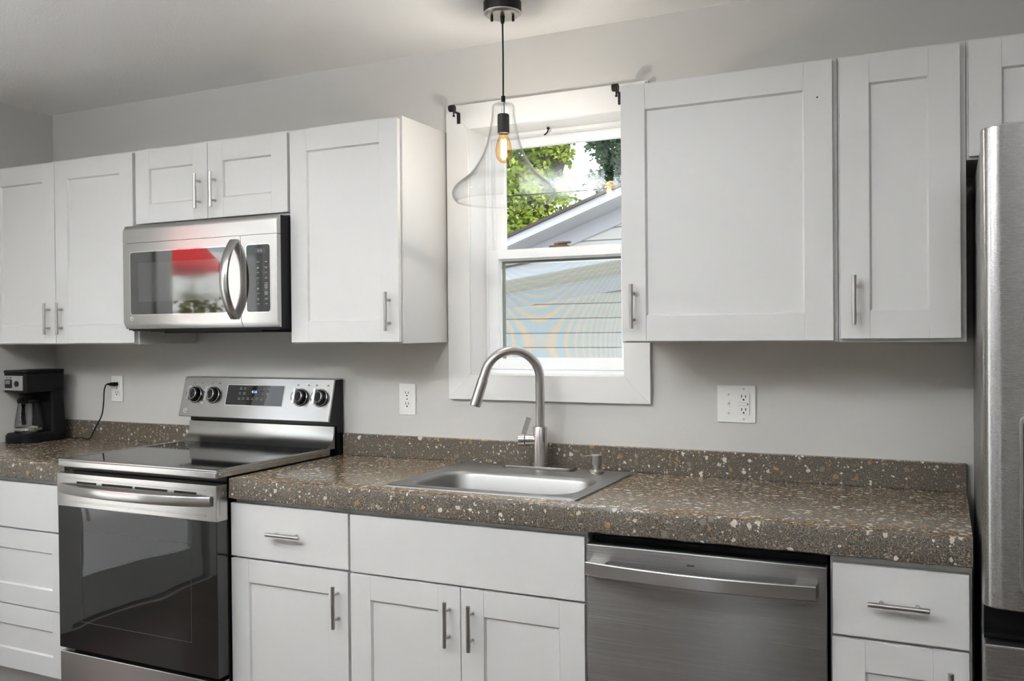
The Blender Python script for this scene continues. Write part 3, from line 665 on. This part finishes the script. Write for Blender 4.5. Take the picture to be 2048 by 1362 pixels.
# ------------------------------------------------------------------ dishwasher
t = thing('dishwasher', 'stainless dishwasher with a curved bar handle under the countertop', 'dishwasher', (90.3, -12, 0))
dx0, dx1, DF = 78.42, 102.12, -24.75
b = B(); b.box(dx0 + .3, -23.0, 4, dx1 - .15, -1, 33.1, .05); b.box(dx0 + .15, -23.2, 32.55, dx1 - .1, -22.4, 32.75)
for a0_, a1_ in ((79.4, 86.8), (87.1, 97.0), (97.3, 101.6)): b.box(a0_, -23.35, 32.72, a1_, -23.15, 32.86, .03)
b.ob('tub', BLACKPL, t)
b = B(); b.box(dx0, DF, 5, dx1, DF + 1.5, 32.2, .14, 3); dd = b.ob('door', STEELD, t)
b = B(); b.box(dx0 + .12, DF + .18, 32.1, dx1 - .12, DF + 1.45, 32.3, .05); b.ob('control_strip', gloss_black('strip_black', 1.5, .15), dd)
pts = [(dx0 + .35 + (dx1 - dx0 - 1.2) * i / 30, DF - 1.05 - 1.05 * (1 - (-1 + 2 * i / 30) ** 2), 29.95) for i in range(31)]
b = B(); b.sweep(pts, [(-.68, -.16), (.68, -.16), (.68, .12), (.6, .18), (-.6, .18), (-.68, .12)], (0, -1, 0)); 
b.box(dx0 + .35, DF - 1.2, 29.3, dx0 + 2.3, DF + .02, 30.55, .05); b.box(dx1 - 2.75, DF - 1.2, 29.3, dx1 - .85, DF + .02, 30.55, .05)
b.ob('handle', STEEL, dd)
B().box(89.0, DF - .015, 30.95, 89.75, DF + .02, 31.1).ob('indicator', SLOT, dd)

# ------------------------------------------------------------------ refrigerator
t = thing('refrigerator', 'stainless refrigerator with a dispenser at the right of the cabinets', 'refrigerator', (132.5, -15, 0))
gx0, gx1 = 114.72, 150.4
b = B(); b.box(gx0 + .12, -27.6, .6, gx1 - .1, -1.0, 69.6, .1); b.ob('body', GREYSIDE, t)
def fdoor(x0, x1, z0, z1, side):
    """door with a softly rounded outer edge and a bowed face, plan outline drawn up from z0 to z1"""
    p = [(x0, -27.9)]
    n = 14
    xa, xb = x0, x1
    def face(d):      # d inches in from the outer edge: a soft corner, then an almost flat face
        return -29.3 - 1.25 * (1 - max(0.0, 1 - d / 1.5) ** 2) ** .5 - .5 * math.sin(math.pi * .5 * min(1, d / 17.0))
    for i in range(n + 15):
        d = 1.5 * (i / n) ** 1.6 if i <= n else 1.5 + (x1 - x0 - 1.5) * (i - n) / 14.0
        p.append((x0 + d, face(d)))
    p.append((x1, -27.9))
    if side == 'R': p = [(x0 + x1 - x, y) for x, y in p][::-1]
    return B().prism(p, 'z', z0, z1, .12)
fl = fdoor(gx0, 132.4, 31.7, 70.3, 'L').ob('door', STEELF, t)
fdoor(132.6, gx1, 31.7, 70.3, 'R').ob('door', STEELF, t)
b = B(); b.box(gx0 + .1, -29.4, 28.9, gx1 - .1, -27.8, 31.8); b.box(gx0 + .05, -30.6, 29.6, gx1 - .05, -29.3, 29.75, .05); b.ob('handle_recess', BLACKGL, t)
b = B(); b.box(gx0, -31.0, 2.5, gx1, -27.9, 29.0, .25); b.ob('freezer_drawer', STEELF, t)
b = B(); b.prism(rrect(117.3, 33.3, 126.3, 47.3, .6, 5), 'y', -31.75, -30.4, .05); dpp = b.ob('dispenser_frame', SATIN, fl)
b = B(); b.prism(rrect(117.5, 33.5, 126.1, 47.1, .5, 5), 'y', -31.8, -30.6, .03); b.ob('dispenser_panel', gloss_black('dispenser_black', 1.5, .1), dpp)
B().box(118.2, -31.82, 44.9, 125.4, -31.75, 46.2, .05).ob('dispenser_display', mat('dispenser_grey', (.12, .12, .12), .3), dpp)

# ------------------------------------------------------------------ pendant lamp
px, py = 63.55, -13.0
t = thing('pendant_lamp', 'clear glass bell pendant with a glowing filament bulb before the window', 'lamp', (px, py, ZC))
b = B(); b.lathe([(0, ZC), (2.3, ZC), (2.32, ZC - 1.15), (2.26, ZC - 1.25)], (px, py), 48); cn = b.ob('canopy', DARKMET, t)
b = B(); b.lathe([(2.27, ZC - 1.2), (2.33, ZC - 1.25), (2.3, ZC - 1.33), (2.15, ZC - 1.36)], (px, py), 48); b.ob('canopy_ring', SATIN, cn)
b = B(); b.lathe([(2.2, ZC - 1.3), (2.1, ZC - 1.5), (1.98, ZC - 1.62), (0, ZC - 1.66)], (px, py), 48); b.ob('canopy_plate', SATIN, cn)
for s_ in (-1, 1):
    b = B(); q = Vector((px + s_ * 1.3 * .9, py + s_ * 1.3 * .43, ZC - 1.64)); b.cyl(q, q - Vector((0, 0, .62)), .17, seg=14, bev=.04); b.ob('canopy_screw', DARKMET, cn)
zr = 70.15; zt = 82.1
b = B(); b.cyl((px, py, ZC - 2.5), (px, py, ZC - 1.6), .22, .3, seg=18); b.cyl((px, py, zt + .1), (px, py, zt + .95), .25, seg=18, bev=.04)
b.sweep([(px, py, ZC - 2.4), (px + .03, py, 88), (px, py, zt + .8)], .1, (1, 0, 0)); b.ob('cord', BLACKPL, t)
b = B(); b.cyl((px, py, zt - 1.35), (px, py, zt + .12), .2, seg=18); b.cyl((px, py, zt - .06), (px, py, zt + .1), .42, seg=20); b.ob('stem', CHROME, t)
b = B(); b.lathe([(0, zt - 1.25), (.66, zt - 1.28), (.72, zt - 1.36), (.74, zt - 3.65), (.66, zt - 3.66), (.64, zt - 3.1), (0, zt - 3.1)], (px, py), 32); b.ob('socket', DARKMET, t)
prof = [(.36, zt), (.95, zt), (1.2, zt - .08), (1.36, zt - .28), (1.4, zt - .7)]
for r, y in ((1.43, 400), (1.58, 470), (1.82, 560), (2.16, 650), (2.65, 740), (3.4, 830), (4.2, 900), (5.3, 960), (6.02, 1005), (6.36, 1050), (6.35, 1085), (6.15, 1115), (5.85, 1137)):
    prof.append((r, zr + (1137 - y) / 69.8))
prof.append((5.72, zr + .02))
def smooth_prof(p, n=4):
    out = []
    for i in range(len(p) - 1):
        a, b_, c, d = p[max(i - 1, 0)], p[i], p[i + 1], p[min(i + 2, len(p) - 1)]
        for k in range(n):
            u = k / n; out.append(tuple(.5 * ((2 * b_[j]) + (-a[j] + c[j]) * u + (2 * a[j] - 5 * b_[j] + 4 * c[j] - d[j]) * u * u + (-a[j] + 3 * b_[j] - 3 * c[j] + d[j]) * u ** 3) for j in (0, 1)))
    out.append(p[-1]); return out
b = B(); b.lathe(smooth_prof(prof), (px, py), 96); sh = b.ob('shade', SHADE, t, 80)
md_ = sh.modifiers.new('thickness', 'SOLIDIFY'); md_.thickness = 0.11 * S; md_.offset = -1
zb_ = zt - 3.5
b = B(); b.lathe(smooth_prof([(.5, zb_), (.55, zb_ - .4), (.8, zb_ - 1.1), (.98, zb_ - 1.9), (1.0, zb_ - 2.5), (.85, zb_ - 3.15), (.45, zb_ - 3.6), (.12, zb_ - 3.72), (0, zb_ - 3.85)]), (px, py), 40); bl = b.ob('bulb', BULB, t, 80)
b = B()
for i in range(7):
    a = 2 * math.pi * i / 7 + .2; r = .3; q0 = (px + r * math.cos(a), py + r * math.sin(a), zb_ - .95); q1 = (px + r * 1.15 * math.cos(a + .3), py + r * 1.15 * math.sin(a + .3), zb_ - 2.95)
    b.cyl(q0, q1, .045, seg=8)
b.ob('filament', FILA, bl)
pl = bpy.data.lights.new('bulb_light', 'POINT'); pl.energy = 9.6; pl.color = (.72, .82, 1.06); pl.shadow_soft_size = .35 * S
po = bpy.data.objects.new('bulb_light', pl); COL.objects.link(po); po.location = Vector((px, py, zb_ - 2)) * S

# ------------------------------------------------------------------ curtain rod brackets, hook
def bracket(x, z, s_, label):
    t = thing('curtain_rod_bracket', label, 'bracket', (x, -.75, z), 'black curtain rod brackets')
    b = B(); b.box(x - .25, -.9, z - .95, x + .25, -.76, z + .55, .03); b.box(x - .22, -2.3, z + .4, x + .22, -.78, z + .56, .03); b.ob('plate', DARKMET, t)
    b = B(); b.cyl((x - .35 * 1, -2.75, z + .78), (x + .45, -2.75, z + .78), .48, seg=20, bev=.05); b.ob('cup', DARKMET, t)
    b = B(); b.cyl((x, -2.2, z + .45), (x, -2.2, z - .05), .11, seg=12); b.cyl((x, -2.2, z - .05), (x, -2.2, z - .25), .17, seg=12); b.ob('thumb_screw', DARKMET, t)
bracket(50.55, 84.5, 1, 'black curtain rod bracket at the left corner of the window trim')
bracket(74.35, 84.4, -1, 'black curtain rod bracket beside the wide wall cabinet')
b = B(); b.sweep([(62.5, 3.2, 82.6), (62.5, 3.2, 82.2), (62.46, 3.05, 81.9), (62.3, 2.8, 81.6), (62.1, 2.7, 81.5)], .1, (1, 0, 0)); b.cyl((62.5, 3.2, 82.58), (62.5, 3.2, 82.35), .2, seg=14)
tag(b.ob('hook', DARKMET), 'small dark hook screwed into the window head', 'hook')

# ------------------------------------------------------------------ outlets and switch
def receptacle(b, bs, x, z, y):
    b.prism(rrect(x - .66, z - .56, x + .66, z + .56, .3, 5), 'y', y - .07, y + .02, .02)
    for q in (-.24, .24): bs.box(x + q - .05, y - .075, z + .0, x + q + .05, y - .06, z + .34)
    bs.cyl((x, y - .075, z - .25), (x, y - .06, z - .25), .12, seg=12)
def outlet(label, x, z):
    t = thing('wall_outlet', label, 'outlet', (x, 0, z), 'white duplex outlets')
    b = B(); b.box(x - 1.4, -.22, z - 2.28, x + 1.4, -.01, z + 2.28, .12); pt = b.ob('cover_plate', WHITEPL, t)
    b = B(); bs = B()
    for q in (-.78, .78): receptacle(b, bs, x, z + q, -.22)
    bs.cyl((x, -.235, z), (x, -.21, z), .1, seg=12)
    r = b.ob('receptacle', WHITEPL, t); bs.ob('slots', SLOT, r)
outlet('white outlet with the coffee maker cord plugged in', -18.5, 44.95)
outlet('white empty outlet on the wall between range and window', 41.2, 44.55)
t = thing('switch_plate', 'white double wall plate with a toggle switch and outlet, right of window', 'switch', (88.85, 0, 45.1))
x, z = 88.85, 45.1
b = B(); b.box(x - 2.35, -.24, z - 2.3, x + 2.35, -.01, z + 2.3, .12); b.ob('cover_plate', WHITEPL, t)
b = B(); b.box(x - 1.1, -.3, z - .35, x - .75, -.22, z + .35, .03); b.sweep([(x - .92, -.2, z + .05), (x - .92, -.65, z + .2)], [(-.1, -.1), (.1, -.1), (.1, .1), (-.1, .1)]); b.ob('toggle', WHITEPL, t)
b = B(); bs = B(); b.box(x + .25, -.32, z - 1.3, x + 1.6, -.2, z + 1.3, .04)
for zz in (z + .8, z - .8):
    for q in (-.24, .24): bs.box(x + .92 + q - .05, -.33, zz + .0, x + .92 + q + .05, -.31, zz + .34)
    bs.cyl((x + .92, -.33, zz - .25), (x + .92, -.31, zz - .25), .11, seg=12)
for zz in (z - .17, z + .17): bs.box(x + .3, -.325, zz - .012, x + 1.25, -.31, zz + .012)
bs.box(x + 1.35, -.325, z - .14, x + 1.45, -.31, z + .14)
r = b.ob('receptacle', WHITEPL, t); bs.ob('slots', SLOT, r)
for q in ((x - .92, z + 1.15), (x - .92, z - 1.15), (x + .92, z + 1.85), (x + .92, z - 1.85)): B().cyl((q[0], -.27, q[1]), (q[0], -.22, q[1]), .13, seg=14).ob('plate_screw', SATIN, t)

# ------------------------------------------------------------------ coffee maker
cx, cy = -31.3, -6.9
t = thing('coffee_maker', 'black drip coffee maker with a silver control panel in the corner', 'coffee maker', (cx, cy, 36))
hw = 2.95
def cm(nm, m, z0, z1, y0, y1, r, inset=0, par=None, bev=.15):
    b = B(); b.prism(rrect(cx - hw + inset, y0, cx + hw - inset, y1, r, 6), 'z', z0, z1, bev); return b.ob(nm, m, par or t)
b = B(); b.loft([[(x_, y_, 36.0) for x_, y_ in rrect(cx - hw - .1, -11.0, cx + hw + .1, -2.2, 2.0)], [(x_, y_, 37.2) for x_, y_ in rrect(cx - hw - .1, -11.0, cx + hw + .1, -2.2, 2.0)], [(x_, y_, 37.6) for x_, y_ in rrect(cx - hw + .2, -10.7, cx + hw - .2, -2.5, 1.8)]]); b.ob('base', BLACKPL, t)
B().cyl((cx - .1, -7.6, 37.55), (cx - .1, -7.6, 37.75), 2.4, seg=36, bev=.08).ob('warming_plate', BLACKGL, t)
b = B(); b.loft([[(x_, y_, z_) for x_, y_ in rrect(cx - hw + d_, -5.4 + q_, cx + hw - d_, -2.3 + e_, .6)] for z_, d_, q_, e_ in ((37.4, 0, 0, 0), (40, .12, .1, -.25), (43.5, .12, .1, -.5), (45, 0, 0, -.5), (45.2, 0, 0, -.3))]); b.ob('tank', BLACKPL, t)
hdp = B().prism(rrect(cx - hw, -10.6, cx + hw, -2.6, .9, 6), 'z', 44.6, 47.9, .2).ob('brew_head', BLACKPL, t)
B().prism(rrect(cx - hw - .06, -10.7, cx + hw + .06, -2.5, 1.0, 6), 'z', 47.85, 48.45, .22).ob('lid', BLACKPL, t)
B().lathe([(0, 43.9), (1.4, 43.9), (1.7, 44.7)], (cx - .1, -7.6), 32).ob('brew_basket', BLACKPL, t)
b = B(); b.box(cx - 2.6, -10.72, 45.0, cx + 2.55, -10.5, 47.55, .1); cpn = b.ob('control_panel', CHROME, hdp)
b = B(); b.prism(rrect(cx - 1.9, 45.4, cx - .25, 46.9, .2, 4), 'y', -10.82, -10.6, .03); b.cyl((cx + 1.0, -10.84, 46.15), (cx + 1.0, -10.6, 46.15), .5, seg=24, bev=.04); b.ob('controls', BLACKPL, cpn)
B().box(cx - 1.7, -10.84, 46.1, cx - .5, -10.8, 46.75).ob('screen', mat('lcd_grey', (.16, .18, .17), .3), cpn)
text('Mr. Coffee', .34, DARKMARK, cpn, (cx - 1.6, -10.73, 47.1), name='brand_lettering', depth=.004)
cpts = [(-29.0, -2.6, 36.25), (-26.5, -1.9, 36.14), (-25.2, -2.2, 36.3), (-24.0, -2.3, 36.12), (-23.3, -1.9, 36.3), (-22.6, -1.3, 38.2), (-21.2, -1.2, 40.3), (-20.7, -1.2, 42.5), (-20.5, -1.2, 44.6), (-20.0, -1.25, 45.6), (-19.2, -1.3, 45.75)]
def smooth3(p, n=6):
    out = []
    for i in range(len(p) - 1):
        a, b_, c, d = [Vector(q) for q in (p[max(i - 1, 0)], p[i], p[i + 1], p[min(i + 2, len(p) - 1)])]
        for k in range(n):
            u = k / n; out.append(.5 * ((2 * b_) + (c - a) * u + (2 * a - 5 * b_ + 4 * c - d) * u * u + (3 * b_ - a - 3 * c + d) * u ** 3))
    out.append(Vector(p[-1])); return out
cd = B().sweep(smooth3(cpts), .11, (0, -1, .2)).ob('power_cord', BLACKPL, t)
b = B(); b.box(-19.0, -1.4, 45.45, -18.0, -.3, 46.1, .15); b.cyl((-19.6, -1.3, 45.76), (-18.9, -1.2, 45.78), .16, .26, seg=14); b.ob('plug', BLACKPL, cd)
# carafe stands in the machine
ax, ay = cx - .1, -7.6
t = thing('carafe', 'glass coffee carafe with black lid and handle inside the coffee maker', 'carafe', (ax, ay, 37.78))
b = B(); b.lathe(smooth_prof([(0, 37.8), (2.1, 37.8), (2.3, 38.1), (2.33, 38.9), (2.2, 40.0), (1.95, 41.5), (1.75, 42.6), (1.72, 43.0)]), (ax, ay), 40); b.ob('jug', CARAFE, t, 80)
b = B(); b.lathe([(1.78, 42.7), (1.85, 42.75), (1.85, 43.3), (1.5, 43.62), (0, 43.68)], (ax, ay), 36); b.ob('lid', BLACKPL, t)
b = B(); b.lathe([(2.28, 38.0), (2.38, 38.05), (2.38, 38.45), (2.32, 38.5)], (ax, ay), 36); b.ob('base_band', CHROME, t)
hv = Vector((.62, -.79, 0)); 
b = B(); b.sweep([Vector((ax, ay, 43.2)) + hv * 1.6, Vector((ax, ay, 43.2)) + hv * 2.6, Vector((ax, ay, 42.6)) + hv * 3.2, Vector((ax, ay, 40.5)) + hv * 3.3, Vector((ax, ay, 39.2)) + hv * 2.9], [(-.3, -.22), (.3, -.22), (.3, .22), (-.3, .22)], (0, 0, 1)); b.ob('handle', BLACKPL, t)
b = B()
for i in range(5):
    a = math.radians(-72); rr = 2.36 - .12 * max(0, i - 1); q = Vector((ax + rr * math.cos(a), ay + rr * math.sin(a), 39.2 + .75 * i)); b.box(q.x - .16, q.y - .02, q.z - .03, q.x + .16, q.y + .02, q.z + .03)
b.ob('level_marks', SILVERMARK, t)

# ------------------------------------------------------------------ outside
gl = B(); gl.box(-900, 8, -30, 900, 1500, -24); o = gl.ob('lawn', LAWN); struct(o)
gl = B(); gl.box(-900, -600, -30, XL - 7, 7.5, -8); o = gl.ob('patio_ground', PAVE); struct(o)
gl = B(); gl.box(XL - 6, -900, -30, 900, YB - 8, -12); o = gl.ob('back_lawn', LAWN); struct(o)
t = thing('house', 'neighbouring white sided house beyond the kitchen window', 'house', (40, 165, -24))
def laps(b, x0, x1, z0, z1, y, step=3.9):
    z = z0; prof = []
    while z < z1: prof += [(y - .8, z), (y - .1, min(z + step - .3, z1 - .3)), (y + .8, min(z + step - .3, z1 - .3)), (y + .8, min(z + step, z1))]; z += step
    prof += [(y + 3, z1), (y + 3, z0)]
    b.prism(prof, 'x', x0, x1)
def roofz(x, x0, z0, sl): return z0 + sl * (x - x0)
b = B(); laps(b, -30, 160, -24, 64.6, 112); b.ob('porch_siding', SIDING, t)
def slope_slab(b, x0, x1, zf, y0, y1, lo, hi): b.prism([(x0, zf(x0) + lo), (x1, zf(x1) + lo), (x1, zf(x1) + hi), (x0, zf(x0) + hi)], 'y', y0, y1)
zl = lambda x: 64.7 + .134 * (x - 3.8)
b = B(); slope_slab(b, -30, 160, zl, 111.2, 114, -4, 0); slope_slab(b, -30, 160, zl, 110.6, 111.5, -.9, .2); b.ob('porch_frieze', FASCIA, t)
b = B()
for k in range(4): slope_slab(b, -34, 160, zl, 80 + k * 8.4, 80 + k * 8.4 + 8.1, 0, .8)
slope_slab(b, -34, 160, zl, 80, 114, .4, .9); b.ob('porch_soffit', SOFFIT, t)
b = B(); slope_slab(b, -36, 160, zl, 78.5, 80.2, -.3, 2.6); b.ob('porch_fascia', FASCIA, t)
b = B(); slope_slab(b, -38, 160, zl, 78, 163, 2.6, 3.0); b.ob('porch_roof', SHINGLE, t)
zu = lambda x: 84.67 + .354 * (x + 16.31)
b = B()
zz = 60; prof = []
# upper gable wall, lapped boards clipped under the rake
for k in range(16):
    za, zb2 = zz + k * 4, zz + (k + 1) * 4; xs = max(-40, -16.31 + (zb2 + 4 - 84.67) / .354)
    b.prism([(164.2, za), (164.9, zb2 - .3), (165.8, zb2 - .3), (165.8, zb2), (168, zb2), (168, za)], 'x', xs, 160)
b.ob('gable_siding', SIDING, t)
b = B(); slope_slab(b, -45, 90, zu, 151, 168, -3.2, -2.4); slope_slab(b, -45, 90, zu, 163.6, 168, -7.5, -2.5); slope_slab(b, -45, 90, zu, 163.2, 168, -8.2, -7.3); b.ob('rake_soffit', FASCIA, t)
b = B(); slope_slab(b, -45, 90, zu, 150, 151.4, -3.0, -.4); b.ob('rake_board', FASCIA, t)
b = B(); slope_slab(b, -47, 90, zu, 149, 330, -.4, .6); b.ob('gable_roof', SHINGLE, t)
b = B(); b.sweep([(-260 + 8 * i, 300, 126.5 - 3.5 * math.sin(math.pi * i / 60)) for i in range(61)], .35); tag(b.ob('power_line', BLACKPL), 'thin black power line crossing in front of the trees', 'wire')

def tree(label, base, blobs, leaf, n, size, seed, trunk_r=7, name='tree', group='trees beyond the house'):
    rnd = random.Random(seed); t = thing(name, label, 'tree', base, group)
    b = B(); c0 = Vector(base); tops = [Vector(q[0]) for q in blobs]
    b.sweep([c0, c0 + Vector((2, 0, 50)), Vector((c0.x, c0.y, tops[0].z))], trunk_r, (1, 0, 0))
    for q in tops: b.sweep([Vector((c0.x, c0.y, c0.z + .45 * (tops[0].z - c0.z))), (c0 + q) / 2 + Vector((0, 0, 20)), q], trunk_r * .25, (1, .3, 0))
    b.ob('trunk', BARK, t)
    b = B(); tot = sum(q[1] ** 2 for q in blobs)
    for c, r in blobs:
        for _ in range(int(n * r * r / tot)):
            d = Vector((rnd.gauss(0, 1), rnd.gauss(0, 1), rnd.gauss(0, 1))).normalized(); rad = r * (rnd.random() ** .35) * (1 + .25 * math.sin(5 * d.x + seed) * math.sin(6 * d.z + 2))
            p = Vector(c) + Vector((d.x * rad, d.y * rad, d.z * rad * .85))
            a = Vector((rnd.gauss(0, 1), rnd.gauss(0, 1), rnd.gauss(0, .5) - .4)).normalized(); s2 = a.cross(Vector((rnd.gauss(0, 1), rnd.gauss(0, 1), rnd.gauss(0, 1)))).normalized(); L = size * rnd.uniform(.6, 1.3)
            v = [b.bm.verts.new(p), b.bm.verts.new(p + a * L * .5 + s2 * L * .3), b.bm.verts.new(p + a * L), b.bm.verts.new(p + a * L * .5 - s2 * L * .3)]
            b.bm.faces.new(v)
    b.ob('foliage', leaf, t)
tree('bright green leafy tree at the left of the window view', (-140, 395, -24), [((-132, 390, 165), 34), ((-118, 380, 130), 34), ((-108, 385, 172), 20), ((-150, 400, 120), 40), ((-97, 375, 162), 12), ((-104, 380, 146), 14), ((-84, 378, 173), 8), ((-92, 380, 158), 7)], LEAF_A, 12000, 4.2, 3)
tree('dark green tree at the right of the window view', (-52, 410, -24), [((-58, 405, 165), 24), ((-62, 400, 145), 20), ((-40, 405, 170), 34), ((-72, 400, 172), 12), ((-45, 400, 125), 30)], LEAF_B, 11000, 3.4, 5)
tree('olive bushy tree low behind the neighbouring roof', (-90, 480, -24), [((-88, 470, 130), 18), ((-112, 485, 112), 30), ((-68, 480, 112), 24), ((-150, 490, 95), 34)], LEAF_C, 9000, 3.6, 9)
# beyond the glazed door: a pale house, a young tree and a red parasol, seen in the reflections only
t = thing('garden_house', 'pale sided house across the patio, mirrored in the oven glass', 'house', (-330, -330, -8))
b = B(); b.box(-420, -480, -8, -330, -120, 110, .5); b.ob('house_wall', SIDING, t)
b = B(); b.box(-331, -330, 30, -329, -290, 80, .5); b.ob('house_window', MWGLASS, t)
t = thing('parasol', 'open red parasol on the patio, mirrored in the microwave glass', 'parasol', (-150, -152, -8))
b = B(); b.cyl((-150, -152, -8), (-150, -152, 100), 1, seg=16); b.ob('pole', SATIN, t)
b = B(); b.lathe([(0, 104), (14, 97), (30, 79), (30, 77.5), (14, 95), (0, 102)], (-150, -152), 8); b.ob('canopy', RED, t)
tree('slender young tree on the patio, mirrored in the microwave glass', (-200, -232, -8), [((-200, -232, 66), 13), ((-196, -228, 40), 9), ((-203, -230, 88), 9)], LEAF_C, 420, 4, 11, 2.2, 'young_tree', 'patio trees')
